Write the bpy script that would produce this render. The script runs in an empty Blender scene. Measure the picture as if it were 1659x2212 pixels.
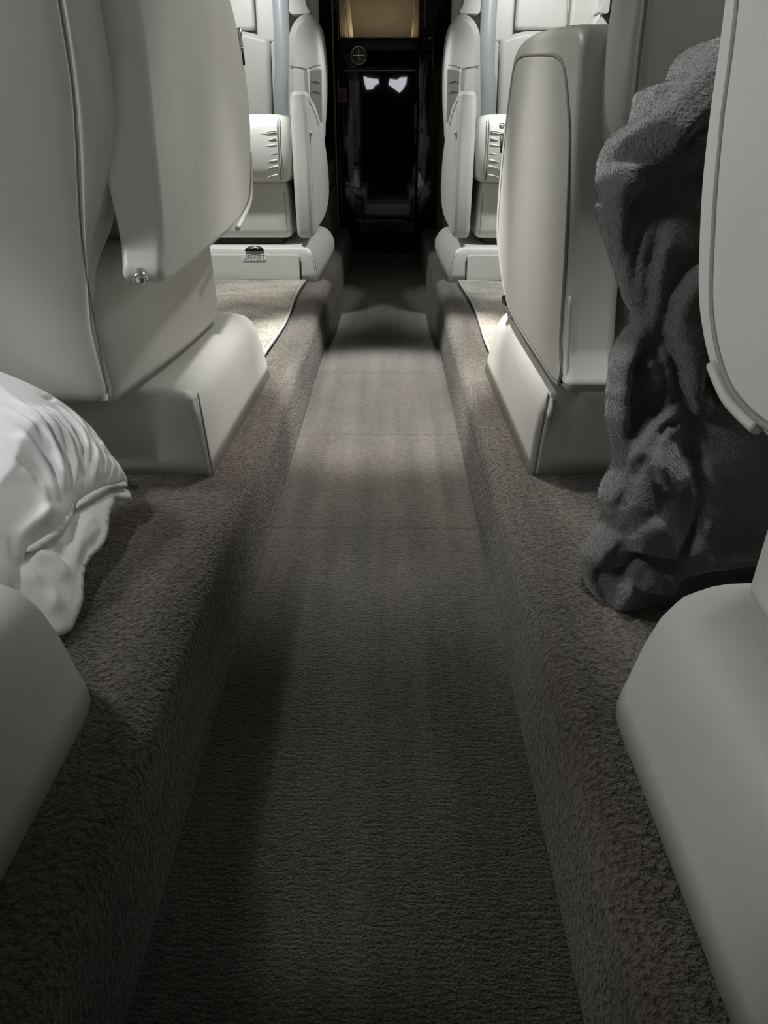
import bpy, bmesh, math, random
import numpy as np
from mathutils import Vector, Matrix
from mathutils.geometry import delaunay_2d_cdt
random.seed(3)
scene = bpy.context.scene
COL = scene.collection

# ------------------------------------------------------------------ survey of the photograph
# camera 0.652 m over the aisle carpet; a pixel becomes a point once the plane it lies on is known
F, CX, CY, VX, VY, H = 1534.0, 829.5, 1106.0, 845.0, 270.0, 0.652
TH = math.atan((CY - VY) / F)
YAW = math.atan((VX - CX) / F * math.cos(TH))
def ray(px, py):
    u = (px - CX) / F; v = (py - CY) / F
    c, s = math.cos(TH), math.sin(TH)
    d = (u, c - v * s, -s - v * c)
    cy, sy = math.cos(YAW), math.sin(YAW)
    return Vector((d[0] * cy - d[1] * sy, d[0] * sy + d[1] * cy, d[2]))
EYE = Vector((0, 0, H))
def onx(px, py, x): d = ray(px, py); return EYE + d * (x / d.x)
def ony(px, py, y): d = ray(px, py); return EYE + d * (y / d.y)
def onz(px, py, z): d = ray(px, py); return EYE + d * ((z - H) / d.z)
def onp(px, py, p0, n): d = ray(px, py); return EYE + d * ((p0 - EYE).dot(n) / d.dot(n))

AX = -0.027                       # centre line of the aisle
ZL = 0.14                         # height of the raised side floors
def MX(x): return 2 * AX - x      # mirror to the other side

# ------------------------------------------------------------------ materials
def mat(name, col, rough=0.5, spec=0.5, metal=0.0, **kw):
    m = bpy.data.materials.new(name); m.use_nodes = True
    nt = m.node_tree; b = nt.nodes['Principled BSDF']
    b.inputs['Base Color'].default_value = (*col, 1)
    b.inputs['Roughness'].default_value = rough
    b.inputs['Specular IOR Level'].default_value = spec
    b.inputs['Metallic'].default_value = metal
    for k, v in kw.items():
        b.inputs[k.replace('_', ' ')].default_value = v
    return m
def node(nt, t, **kw):
    n = nt.nodes.new(t)
    for k, v in kw.items(): setattr(n, k, v)
    return n
def add_noise_bump(m, scale, strength, dist, stretch=(1, 1, 1), detail=2.0, colvar=0.0, base=None):
    nt = m.node_tree; b = nt.nodes['Principled BSDF']; L = nt.links
    tc = node(nt, 'ShaderNodeTexCoord'); mp = node(nt, 'ShaderNodeMapping')
    mp.inputs['Scale'].default_value = stretch
    L.new(tc.outputs['Object'], mp.inputs['Vector'])
    ns = node(nt, 'ShaderNodeTexNoise'); ns.inputs['Scale'].default_value = scale; ns.inputs['Detail'].default_value = detail
    L.new(mp.outputs['Vector'], ns.inputs['Vector'])
    bp = node(nt, 'ShaderNodeBump'); bp.inputs['Strength'].default_value = strength; bp.inputs['Distance'].default_value = dist
    L.new(ns.outputs['Fac'], bp.inputs['Height']); L.new(bp.outputs['Normal'], b.inputs['Normal'])
    if colvar:
        n2 = node(nt, 'ShaderNodeTexNoise'); n2.inputs['Scale'].default_value = 9.0; n2.inputs['Detail'].default_value = 3
        L.new(tc.outputs['Object'], n2.inputs['Vector'])
        r = node(nt, 'ShaderNodeValToRGB')
        c = b.inputs['Base Color'].default_value
        r.color_ramp.elements[0].color = tuple(c[i] * (1 - colvar) for i in range(3)) + (1,)
        r.color_ramp.elements[1].color = tuple(min(1, c[i] * (1 + colvar)) for i in range(3)) + (1,)
        r.color_ramp.elements[0].position = .3; r.color_ramp.elements[1].position = .7
        L.new(n2.outputs['Fac'], r.inputs['Fac']); L.new(r.outputs['Color'], b.inputs['Base Color'])
    return m
LEATHER = add_noise_bump(mat('cream_leather', (0.66, 0.655, 0.615), 0.42, 0.4), 420, 0.12, 0.001, detail=3, colvar=0.03)
SEAM = mat('leather_seam', (0.30, 0.295, 0.27), 0.6)
PIPING = mat('leather_piping', (0.62, 0.61, 0.57), 0.4)
DARK = mat('dark_mechanism', (0.012, 0.012, 0.012), 0.5)
CHROME = mat('chrome', (0.78, 0.78, 0.77), 0.24, metal=.92)
BELT = add_noise_bump(mat('grey_webbing', (0.45, 0.49, 0.51), 0.33, 0.6), 160, 0.25, 0.001, (1, 1, 6))
LACQUER = mat('black_lacquer', (0.004, 0.004, 0.004), 0.018, 0.5)
LACQ_EDGE = mat('lacquer_edge', (0.26, 0.26, 0.25), 0.25)  # pale edge grey, also paints the highlights on the posts
TAN = add_noise_bump(mat('tan_leather', (0.36, 0.285, 0.19), 0.5), 60, 0.2, 0.002, colvar=.1)
TANL = mat('tan_leather_edge', (0.48, 0.40, 0.29), 0.5)
OLIVE = add_noise_bump(mat('olive_panel', (0.17, 0.155, 0.12), 0.6), 200, .1, .001)
STICKER = mat('sticker_white', (0.75, 0.75, 0.73), 0.5)
RED = mat('sign_red', (0.20, 0.015, 0.015), 0.5)
INK = mat('print_dark', (0.08, 0.08, 0.08), 0.6)
WALL = add_noise_bump(mat('cabin_lining', (0.20, 0.195, 0.18), 0.7), 150, .1, .001)
DARKWALL = mat('cockpit_black', (0.006, 0.006, 0.006), 0.8)
COTTON = add_noise_bump(mat('white_cotton', (0.80, 0.80, 0.80), 0.8, 0.2), 700, 0.15, 0.0008, detail=2)
BINDING = mat('mat_binding', (0.36, 0.36, 0.35), 0.6)

def carpet(name, col, streak, ribs, pits, seg=False):
    m = bpy.data.materials.new(name); m.use_nodes = True
    nt = m.node_tree; L = nt.links; b = nt.nodes['Principled BSDF']
    b.inputs['Roughness'].default_value = 0.95; b.inputs['Specular IOR Level'].default_value = 0.1
    b.inputs['Sheen Weight'].default_value = 0.25; b.inputs['Sheen Roughness'].default_value = 0.5
    tc = node(nt, 'ShaderNodeTexCoord')
    def noise(scale, stretch, detail=2.0, rough=.5):
        mp = node(nt, 'ShaderNodeMapping'); mp.inputs['Scale'].default_value = stretch
        L.new(tc.outputs['Object'], mp.inputs['Vector'])
        n = node(nt, 'ShaderNodeTexNoise'); n.inputs['Scale'].default_value = scale
        n.inputs['Detail'].default_value = detail; n.inputs['Roughness'].default_value = rough
        L.new(mp.outputs['Vector'], n.inputs['Vector']); return n
    def ramp(sock, p0, p1, c0, c1):
        r = node(nt, 'ShaderNodeMapRange'); r.inputs['From Min'].default_value = p0; r.inputs['From Max'].default_value = p1
        r.inputs['To Min'].default_value = c0; r.inputs['To Max'].default_value = c1
        L.new(sock, r.inputs['Value']); return r.outputs['Result']
    def mul(a, c):
        x = node(nt, 'ShaderNodeMath', operation='MULTIPLY'); L.new(a, x.inputs[0]); L.new(c, x.inputs[1]); return x.outputs[0]
    def addn(a, c):
        x = node(nt, 'ShaderNodeMath', operation='ADD'); L.new(a, x.inputs[0]); L.new(c, x.inputs[1]); return x.outputs[0]
    st = noise(1.0, streak, 3.0)
    s1 = ramp(st.outputs['Fac'], .30, .70, .72, 1.26)
    pl = noise(5.0, (1, 1, 1), 2.0)
    s2 = ramp(pl.outputs['Fac'], .3, .7, .85, 1.15)
    pit = noise(pits, (1, 1, 1), 2.5, .6)
    s3 = ramp(pit.outputs['Fac'], .30, .56, .42, 1.08)  # shade in the pile's gaps put into the colour
    rb = noise(1.0, ribs, 2.0)
    s4 = ramp(rb.outputs['Fac'], .30, .55, .62, 1.06)
    f = mul(mul(s1, s2), mul(s3, s4))
    hue = noise(3.2, (1, .8, 1), 2.0)
    hr = node(nt, 'ShaderNodeValToRGB')
    hr.color_ramp.elements[0].position = .35; hr.color_ramp.elements[1].position = .68
    hr.color_ramp.elements[0].color = (col[0] * .98, col[1] * 1.01, col[2] * .99, 1)
    hr.color_ramp.elements[1].color = (col[0] * 1.05, col[1] * .985, col[2] * .97, 1)
    L.new(hue.outputs['Fac'], hr.inputs['Fac'])
    if seg:      # joins across the aisle runner
        sx_ = node(nt, 'ShaderNodeSeparateXYZ'); L.new(tc.outputs['Object'], sx_.inputs[0])
        for yj in (2.07, 1.585, 1.135):
            d_ = node(nt, 'ShaderNodeMath', operation='COMPARE'); L.new(sx_.outputs['Y'], d_.inputs[0])
            d_.inputs[1].default_value = yj; d_.inputs[2].default_value = .0035
            f = mul(f, ramp(d_.outputs[0], 0, 1, 1, .66))
    mx = node(nt, 'ShaderNodeVectorMath', operation='SCALE')
    L.new(hr.outputs['Color'], mx.inputs[0]); L.new(f, mx.inputs['Scale'])
    L.new(mx.outputs['Vector'], b.inputs['Base Color'])
    bp = node(nt, 'ShaderNodeBump'); bp.inputs['Strength'].default_value = 0.9; bp.inputs['Distance'].default_value = 0.0035
    L.new(addn(ramp(pit.outputs['Fac'], .3, .62, 0, 1), ramp(rb.outputs['Fac'], .3, .6, 0, .8)), bp.inputs['Height'])
    L.new(bp.outputs['Normal'], b.inputs['Normal'])
    return m
C_AISLE = carpet('aisle_carpet', (0.100, 0.093, 0.077), (24, 1.1, 1), (70, 260, 60), 330, True)
C_LEDGE = carpet('ledge_carpet', (0.124, 0.111, 0.093), (20, 2.5, 20), (160, 160, 160), 210)
C_MAT = carpet('mat_carpet', (0.52, 0.495, 0.42), (5, 14, 1), (120, 120, 60), 260)

m = mat('grey_plush', (0.115, 0.115, 0.113), 0.95, 0.1)
b = m.node_tree.nodes['Principled BSDF']
b.inputs['Sheen Weight'].default_value = 0.6; b.inputs['Sheen Roughness'].default_value = 0.4
PLUSH = add_noise_bump(m, 260, 0.7, 0.004, detail=4, colvar=.12)

# ------------------------------------------------------------------ mesh helpers
def mk(name, verts, faces, material, parent=None, smooth=True, angle=None):
    me = bpy.data.meshes.new(name)
    me.from_pydata([tuple(v) for v in verts], [], faces)
    bm = bmesh.new(); bm.from_mesh(me)
    bmesh.ops.recalc_face_normals(bm, faces=bm.faces); bm.to_mesh(me); bm.free()
    if smooth:
        for p in me.polygons: p.use_smooth = True
    me.materials.append(material)
    o = bpy.data.objects.new(name, me); COL.objects.link(o)
    if parent is not None: attach(o, parent)
    return o
def attach(o, parent):
    o.parent = parent
    o.matrix_parent_inverse = Matrix.Translation(-parent.location)   # only the Empty of a thing is moved
def bevel(o, w, seg=4, ang=35, clamp=True):
    md = o.modifiers.new('bevel', 'BEVEL'); md.width = w; md.segments = seg
    md.use_clamp_overlap = clamp; md.limit_method = 'ANGLE'; md.angle_limit = math.radians(ang)
    wn = o.modifiers.new('wn', 'WEIGHTED_NORMAL'); wn.keep_sharp = True; wn.weight = 80
    return o
def subd(o, n=2):
    s = o.modifiers.new('sub', 'SUBSURF'); s.levels = n; s.render_levels = n; return o
def cr(pts, n=5, closed=False):
    P = [Vector(p) for p in pts]; N = len(P); out = []
    rng = range(N) if closed else range(N - 1)
    for i in rng:
        if closed: a, b_, c, d = P[i - 1], P[i], P[(i + 1) % N], P[(i + 2) % N]
        else: a, b_, c, d = P[max(i - 1, 0)], P[i], P[i + 1], P[min(i + 2, N - 1)]
        for k in range(n):
            t = k / n
            out.append(0.5 * ((2 * b_) + (c - a) * t + (2 * a - 5 * b_ + 4 * c - d) * t * t + (3 * b_ - a - 3 * c + d) * t ** 3))
    if not closed: out.append(P[-1])
    return out
def fillet(pts, r, n=5):
    """closed 2D outline with rounded corners; r is one radius or one per corner"""
    N = len(pts); out = []
    for i in range(N):
        p = Vector(pts[i]); a = Vector(pts[i - 1]) - p; c = Vector(pts[(i + 1) % N]) - p
        ri = r[i] if isinstance(r, (list, tuple)) else r
        if ri <= 0: out.append(p); continue
        la, lc = a.length, c.length
        t = min(ri, la * .48, lc * .48)
        p0 = p + a.normalized() * t; p1 = p + c.normalized() * t
        for k in range(n + 1):
            s = k / n
            out.append((1 - s) ** 2 * p0 + 2 * s * (1 - s) * p + s * s * p1)
    return out
def inset(poly, d):
    """shrink a closed 2D outline"""
    N = len(poly); P = [Vector(p) for p in poly]
    area = sum(P[i].x * P[(i + 1) % N].y - P[(i + 1) % N].x * P[i].y for i in range(N)); sg = 1 if area > 0 else -1
    out = []
    for i in range(N):
        t = (P[(i + 1) % N] - P[i - 1]).normalized()
        out.append(P[i] + Vector((-t.y, t.x)) * sg * d)
    return out
def even(poly, step):
    """closed outline with evenly spaced points"""
    P = [Vector(p) for p in poly]; L = [0]
    for i in range(len(P)): L.append(L[-1] + (P[(i + 1) % len(P)] - P[i]).length)
    n = max(12, int(L[-1] / step)); out = []; k = 0
    for j in range(n):
        s_ = L[-1] * j / n
        while L[k + 1] < s_: k += 1
        f = (s_ - L[k]) / max(1e-9, L[k + 1] - L[k])
        out.append(P[k].lerp(P[(k + 1) % len(P)], f))
    return out
def prism(name, outline, fa, fb, material, parent, bev=.01, seg=4, ang=35):
    """outline: 2D points; fa/fb map a 2D point to the two 3D faces"""
    n = len(outline)
    if bev and n >= 40:      # upholstered slab: rolled rims swept from the outline
        outline = even(outline, .006); n = len(outline)
        T = (Vector(fa(outline[0])) - Vector(fb(outline[0]))).length
        prof = []
        for k in range(seg + 1):
            q = k / seg * math.pi / 2
            prof.append((bev * (1 - math.sin(q)), bev * (1 - math.cos(q)) / T))
        prof = [(i_, t_) for i_, t_ in prof] + [(i_, 1 - t_) for i_, t_ in prof[::-1]]
        rings = []
        for i_, t_ in prof:
            q = inset(outline, i_)
            rings.append([Vector(fa(p)).lerp(Vector(fb(p)), t_) for p in q])
        o = loft(name, rings, material, parent)
        wn = o.modifiers.new('wn', 'WEIGHTED_NORMAL'); wn.weight = 80
        return o
    V = [fa(p) for p in outline] + [fb(p) for p in outline]
    Fc = [list(range(n)), list(range(2 * n - 1, n - 1, -1))]
    for i in range(n):
        j = (i + 1) % n
        Fc.append([i, n + i, n + j, j])
    o = mk(name, V, Fc, material, parent)
    if bev: bevel(o, bev, seg, ang)
    return o
def slab_x(name, yz, xa, xb, material, parent, bev=.01, seg=4):
    return prism(name, yz, lambda p: (xa, p[0], p[1]), lambda p: (xb, p[0], p[1]), material, parent, bev, seg)
def box(name, lo, hi, material, parent=None, bev=.0, seg=3):
    x0, y0, z0 = lo; x1, y1, z1 = hi
    V = [(x0, y0, z0), (x1, y0, z0), (x1, y1, z0), (x0, y1, z0), (x0, y0, z1), (x1, y0, z1), (x1, y1, z1), (x0, y1, z1)]
    Fc = [(0, 1, 2, 3), (4, 5, 6, 7), (0, 1, 5, 4), (1, 2, 6, 5), (2, 3, 7, 6), (3, 0, 4, 7)]
    o = mk(name, V, Fc, material, parent, smooth=bool(bev))
    if bev: bevel(o, bev, seg)
    return o
def loft(name, rings, material, parent, caps=(True, True)):
    n = len(rings[0]); V = [p for r in rings for p in r]; Fc = []
    for k in range(len(rings) - 1):
        for i in range(n):
            j = (i + 1) % n
            Fc.append((k * n + i, k * n + j, (k + 1) * n + j, (k + 1) * n + i))
    if caps[0]: Fc.append(list(range(n))[::-1])
    if caps[1]: Fc.append([(len(rings) - 1) * n + i for i in range(n)])
    return mk(name, V, Fc, material, parent)
def tube(name, pts, r, material, parent, n=8, smooth_pts=4, closed=False):
    P = cr(pts, smooth_pts, closed) if smooth_pts > 1 else [Vector(p) for p in pts]
    rings = []
    N = len(P); up = Vector((0.12, 0.23, 0.97)).normalized()
    for i, p in enumerate(P):
        a = P[i - 1] if (i or closed) else P[0]; c = P[(i + 1) % N] if (i < N - 1 or closed) else P[-1]
        t = (c - a).normalized()
        u = t.cross(up)
        if u.length < 1e-3: u = t.cross(Vector((1, 0, 0)))
        u.normalize(); w = t.cross(u)
        rr = r(i / (N - 1)) if callable(r) else r
        rings.append([p + (u * math.cos(q) + w * math.sin(q)) * rr for q in [2 * math.pi * k / n for k in range(n)]])
    if closed: rings.append(rings[0]); return loft(name, rings, material, parent, (False, False))
    return loft(name, rings, material, parent)
def lathe(name, c, axis, prof, material, parent, n=28):
    """prof: (radius, offset along axis) pairs"""
    ax = Vector(axis).normalized(); u = ax.orthogonal().normalized(); w = ax.cross(u); c = Vector(c)
    rings = [[c + ax * h + (u * math.cos(q) + w * math.sin(q)) * max(r, 1e-5) for q in [2 * math.pi * k / n for k in range(n)]] for r, h in prof]
    return loft(name, rings, material, parent)
def empty(name, loc, label, cat, group=None):
    o = bpy.data.objects.new(name, None); COL.objects.link(o); o.location = loc
    o.empty_display_size = .05
    o['label'] = label; o['category'] = cat
    if group: o['group'] = group
    return o
def v2(pts): return [Vector(p) for p in pts]
def struct(o): o['kind'] = 'structure'; return o

# ------------------------------------------------------------------ a sheet of cloth with folds, as a closed body
def seg_dist(P, poly):
    """distance of points P (n,2) to a polyline, with the parameter along it"""
    best = np.full(len(P), 1e9); par = np.zeros(len(P)); L = 0.0; sgn = np.ones(len(P))
    A = np.array([(p[0], p[1]) for p in poly]); tot = np.sum(np.linalg.norm(A[1:] - A[:-1], axis=1))
    for a, c in zip(A[:-1], A[1:]):
        d = c - a; l = np.linalg.norm(d)
        if l < 1e-9: continue
        t = np.clip(((P - a) @ d) / (l * l), 0, 1)
        q = np.linalg.norm(P - (a + t[:, None] * d), axis=1)
        m_ = q < best
        cr_ = d[0] * (P[:, 1] - a[1]) - d[1] * (P[:, 0] - a[0])
        best[m_] = q[m_]; par[m_] = (L + t[m_] * l) / tot; sgn[m_] = np.sign(cr_[m_]); L += l
    return best, par, sgn
def inside(P, poly):
    A = np.array([(p[0], p[1]) for p in poly]); r = np.zeros(len(P), bool)
    for (x0, y0), (x1, y1) in zip(A, np.roll(A, -1, axis=0)):
        if y0 == y1: continue
        c = ((y0 > P[:, 1]) != (y1 > P[:, 1])) & (P[:, 0] < (x1 - x0) * (P[:, 1] - y0) / (y1 - y0) + x0)
        r ^= c
    return r
def cloth_body(name, outline_px, p0, n, material, parent, folds=(), edge=.03, dome=(.05, .12), back=.03, step=.006, noise=0.0, rough_edge=0.0, lift=None, fold_fade=.012, smooth_it=0):
    n = Vector(n).normalized(); p0 = Vector(p0)
    if n.dot(EYE - p0) < 0: n = -n
    ex = Vector((1, 0, 0)); ex = (ex - n * ex.dot(n)).normalized(); ey = n.cross(ex)
    def to2(px, py):
        q = onp(px, py, p0, n) - p0
        return (q.dot(ex), q.dot(ey))
    out = [Vector(to2(*p)) for p in outline_px]
    out = [Vector((v.x, v.y)) for v in cr([(v.x, v.y, 0) for v in out], 6, True)]
    # even spacing along the outline
    res = []
    for a, c in zip(out, out[1:] + out[:1]):
        k = max(1, int((c - a).length / step))
        for i in range(k): res.append(a + (c - a) * (i / k))
    out = res
    if rough_edge:
        rr = random.Random(5)
        cen = sum(out, Vector((0, 0))) / len(out)
        out = [v + (v - cen).normalized() * rr.uniform(-rough_edge, rough_edge) for v in out]
    A = np.array([(v.x, v.y) for v in out]); lo, hi = A.min(0), A.max(0)
    gx, gy = np.meshgrid(np.arange(lo[0], hi[0], step), np.arange(lo[1], hi[1], step * .866))
    gx[1::2] += step / 2
    G = np.stack([gx.ravel(), gy.ravel()], 1); G = G[inside(G, out)]
    d, *_ = seg_dist(G, list(out) + [out[0]]); G = G[d > step * .6]
    pts = [Vector((x, y)) for x, y in list(A) + list(G)]
    nb = len(A)
    vs, es, fs, *_ = delaunay_2d_cdt(pts, [(i, (i + 1) % nb) for i in range(nb)], [], 1, 1e-6)
    P = np.array([(v.x, v.y) for v in vs])
    d, *_ = seg_dist(P, list(out) + [out[0]]); d[d < 1e-5] = 0
    q = np.clip(d / edge, 0, 1); h = edge * np.sqrt(1 - (1 - q) ** 2) * .7
    h += dome[0] * (1 - np.exp(-(d / dome[1]) ** 1.5))
    fade = np.clip(d / fold_fade, 0, 1)
    for px_line, amp, w in folds:
        line = [Vector((v.x, v.y)) for v in cr([(*to2(*p), 0) for p in px_line], 5)]
        dd, t, sg = seg_dist(P, line)
        tip = np.minimum(t, 1 - t)
        if isinstance(amp, tuple):      # one layer lying over another: the left side of the line is on top
            amp = amp[0]; tp = np.clip(tip / .22, 0, 1) ** .8
            up = (1 - np.exp(-(dd / .005) ** 1.2) * .55) * np.exp(-(dd / w) ** 1.4)
            dn = -.30 * np.exp(-(dd / (w * .35)) ** 1.2)
            h += amp * tp * np.where(sg > 0, up, dn) * fade
        elif amp > 0:
            taper = np.clip(tip / .18, 0, 1) ** .7 * .85 + .15
            h += amp * np.exp(-(dd / w) ** 2) * taper * fade
        else:                           # crease with pointed ends
            tp = np.clip(tip / .4, 0, 1)
            h += amp * tp * np.exp(-(dd / (w * (.4 + .6 * tp))) ** 2) * fade
    if noise:
        rr = np.random.RandomState(2)
        for k in range(14):
            fr = rr.uniform(30, 80); an = rr.uniform(-.7, .7); ph = rr.uniform(0, 6.28)
            h += noise * 3.2 * np.sin((P[:, 0] * math.cos(an) + P[:, 1] * math.sin(an)) * fr + ph) * fade
        h += noise * .5 * rr.randn(len(h)) * fade
    h = np.where(d == 0, 0, np.maximum(h, -back * .6))
    hb = -back * np.sqrt(1 - (1 - np.clip(d / max(back, .004), 0, 1)) ** 2)
    W = [p0 + ex * float(x) + ey * float(y) + n * float(z) for (x, y), z in zip(P, h)]
    nv = len(W); bidx = {}
    for i in range(nv):
        if d[i] == 0: bidx[i] = i
        else:
            bidx[i] = len(W); W.append(p0 + ex * float(P[i][0]) + ey * float(P[i][1]) + n * float(hb[i]))
    mid = P  # drop triangles outside the outline
    cent = np.array([[sum(P[i][k] for i in f) / len(f) for k in (0, 1)] for f in fs])
    ok = inside(cent, out)
    Fc = []
    for f, k in zip(fs, ok):
        if not k: continue
        Fc.append(tuple(f)); Fc.append(tuple(bidx[i] for i in reversed(f)))
    if lift: W = [lift(v) for v in W]
    o = mk(name, W, Fc, material, parent)
    if smooth_it:
        sm = o.modifiers.new('soften', 'SMOOTH'); sm.factor = .5; sm.iterations = smooth_it
    return o

# ================================================================== the setting
# aisle carpet, raised side floors with a rounded nosing, cabin lining
struct(box('floor', (-.235, -2.6, -.05), (.18, 4.6, 0), C_AISLE))
def ledge(name, side):
    xe, top = -.205, ZL
    prof = [(-1.10, -.05), (xe - .012, -.05), (xe - .012, 0.0), (xe - .014, .05), (xe - .018, .09)]
    for k in range(7):
        a = k / 6 * math.pi / 2
        prof.append((xe - .018 - .036 * (1 - math.cos(a)), top - .036 + .036 * math.sin(a)))
    prof += [(xe - .12, top), (-1.10, top)]
    xs = (lambda x: x) if side < 0 else MX
    Y = [-2.6, -1, 0, .5, 1, 1.5, 2, 2.5, 3.0, 3.52, 3.528, 3.536, 4.6]
    rings = []
    for y in Y:
        sink = .006 if y == 3.528 else 0
        rings.append([(xs(x - (sink if z > 0.02 else 0)), y, z - (sink if z > 0.02 else 0)) for x, z in prof])
    o = loft(name, rings, C_LEDGE, None)
    for p in o.data.polygons: p.use_smooth = True
    bevel(o, .001, 1, 50)
    return struct(o)
ledge('floor_left', -1); ledge('floor_right', 1)
def lining(name, side):
    prof = [(-.99, -.05), (-1.04, .3), (-1.05, .7), (-1.02, 1.05), (-.92, 1.36), (-.76, 1.52)]
    prof2 = [(x - .03, z + .01) for x, z in prof][::-1]
    xs = (lambda x: x) if side < 0 else MX
    rings = [[(xs(x), y, z) for x, z in prof + prof2] for y in (-2.6, 4.6)]
    return struct(loft(name, rings, WALL, None))
lining('wall_left', -1); lining('wall_right', 1)
struct(box('ceiling', (-.77, -2.6, 1.52), (.72, 4.6, 1.55), WALL))
struct(box('wall_aft', (-1.15, 4.60, -.05), (1.10, 4.64, 1.6), DARKWALL))
# cockpit behind the camera: a dark bulkhead with the two windscreens showing daylight in outlines cut to match their reflection in the cabinet door
struct(box('wall_front', (-1.15, -2.68, -.05), (1.10, -2.64, 1.6), DARKWALL))
sky = bpy.data.materials.new('daylight_pane'); sky.use_nodes = True
sb = sky.node_tree.nodes['Principled BSDF']
sb.inputs['Base Color'].default_value = (.02, .02, .02, 1); sb.inputs['Emission Color'].default_value = (.86, .84, .93, 1); sb.inputs['Emission Strength'].default_value = 13.0
PANES = [[(-.376, 1.229), (-.301, 1.208), (-.174, 1.195), (-.169, 1.145), (-.223, 1.124), (-.253, 1.082), (-.332, 1.073), (-.356, 1.128)],
         [(-.022, 1.20), (.071, 1.187), (.129, 1.216), (.212, 1.220), (.203, 1.153), (.160, 1.078), (.111, 1.039), (.062, 1.069), (.012, 1.103), (-.037, 1.132)]]
for i, o_ in enumerate(PANES):
    struct(prism('window_%d' % (i + 1), v2(o_), lambda p: (p[0], -2.60, p[1]), lambda p: (p[0], -2.61, p[1]), sky, None, 0))
# shaded cabin windows in the side walls; their faint glow is added
blind = bpy.data.materials.new('window_blind'); blind.use_nodes = True
bb = blind.node_tree.nodes['Principled BSDF']
bb.inputs['Base Color'].default_value = (.6, .6, .58, 1); bb.inputs['Emission Color'].default_value = (1, .985, .95, 1); bb.inputs['Emission Strength'].default_value = 0.2
k = 3
for side in (-1, 1):
    mx = (lambda x: x) if side < 0 else MX
    for y in (-.30, .80, 1.94):
        X0, X1 = sorted((mx(-1.012), mx(-1.00)))
        struct(box('window_%d' % k, (X0, y - .14, .95), (X1, y + .14, 1.27), blind, None, .003)); k += 1

# ================================================================== the seats
def plane_back(z): return .985 - .10 * (z - .28)     # rear of a forward-facing backrest
PB0, PBN = Vector((0, .985, .28)), Vector((0, 1, .10)).normalized()

def pedestal(parent, S, y0, y1, sharp_rear=True, side_x=(-.294, -.276)):
    """leather-covered seat foot; S maps a left-side point to the world"""
    rings = []
    for z, ins in ((.14, 0), (.17, .002), (.21, .004), (.245, .008), (.264, .013), (.276, .021), (.283, .034), (.2855, .055)):
        xa, xb = side_x[0] - ins * 1.0, side_x[1] - ins * 1.1 - (z - .14) * .12
        ring2 = fillet([(-.80, y0 + ins * .55), (xa, y0 + ins * .55), (xb, y1 - ins * 1.0), (-.80, y1 - ins)],
                       [.02, .012 + ins * .3, .075, .03], 7)
        rings.append([S((p.x, p.y, z)) for p in ring2])
    o = loft('pedestal', rings, LEATHER, parent)
    # pleat and stitched seam down the rear aisle corner
    pts = [S((-.306, y0 + .016, .277)), S((-.3005, y0 + .0035, .250)), S((-.298, y0 + .0015, .21)), S((-.2955, y0 + .0005, .17)), S((-.2935, y0 + .001, .142))]
    tube('seam', pts, .0016, SEAM, o, 6)
    pts = [S((-.314, y0 + .014, .268)), S((-.3085, y0 - .0005, .248)), S((-.3035, y0 - .0015, .21)), S((-.300, y0 - .002, .165)), S((-.298, y0 - .001, .142))]
    tube('pleat', pts, lambda t: .0055 * (1 - t) ** .7 + .0008, LEATHER, o, 8)
    return o

seam_px = [(118, -60), (125, 0), (140, 90), (155, 190), (163, 300), (168, 420), (175, 520), (190, 620), (212, 740), (232, 850), (240, 884)]
sil_px = [(243, -60), (244, 0), (246, 120), (248, 240), (249, 320), (241, 400), (229, 450), (220, 500), (216, 560), (215, 620), (219, 690), (233, 750), (250, 815), (264, 856)]
SEAM3 = [onp(x, y, PB0, PBN) for x, y in seam_px]
SIL3 = [onp(x, y, PB0 + Vector((0, .035, 0)), PBN) for x, y in sil_px]
def interp(pts, z):
    P = sorted(((p.z, p.x) for p in pts)); zs = [p[0] for p in P]; xs = [p[1] for p in P]
    return float(np.interp(z, zs, xs))

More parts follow.
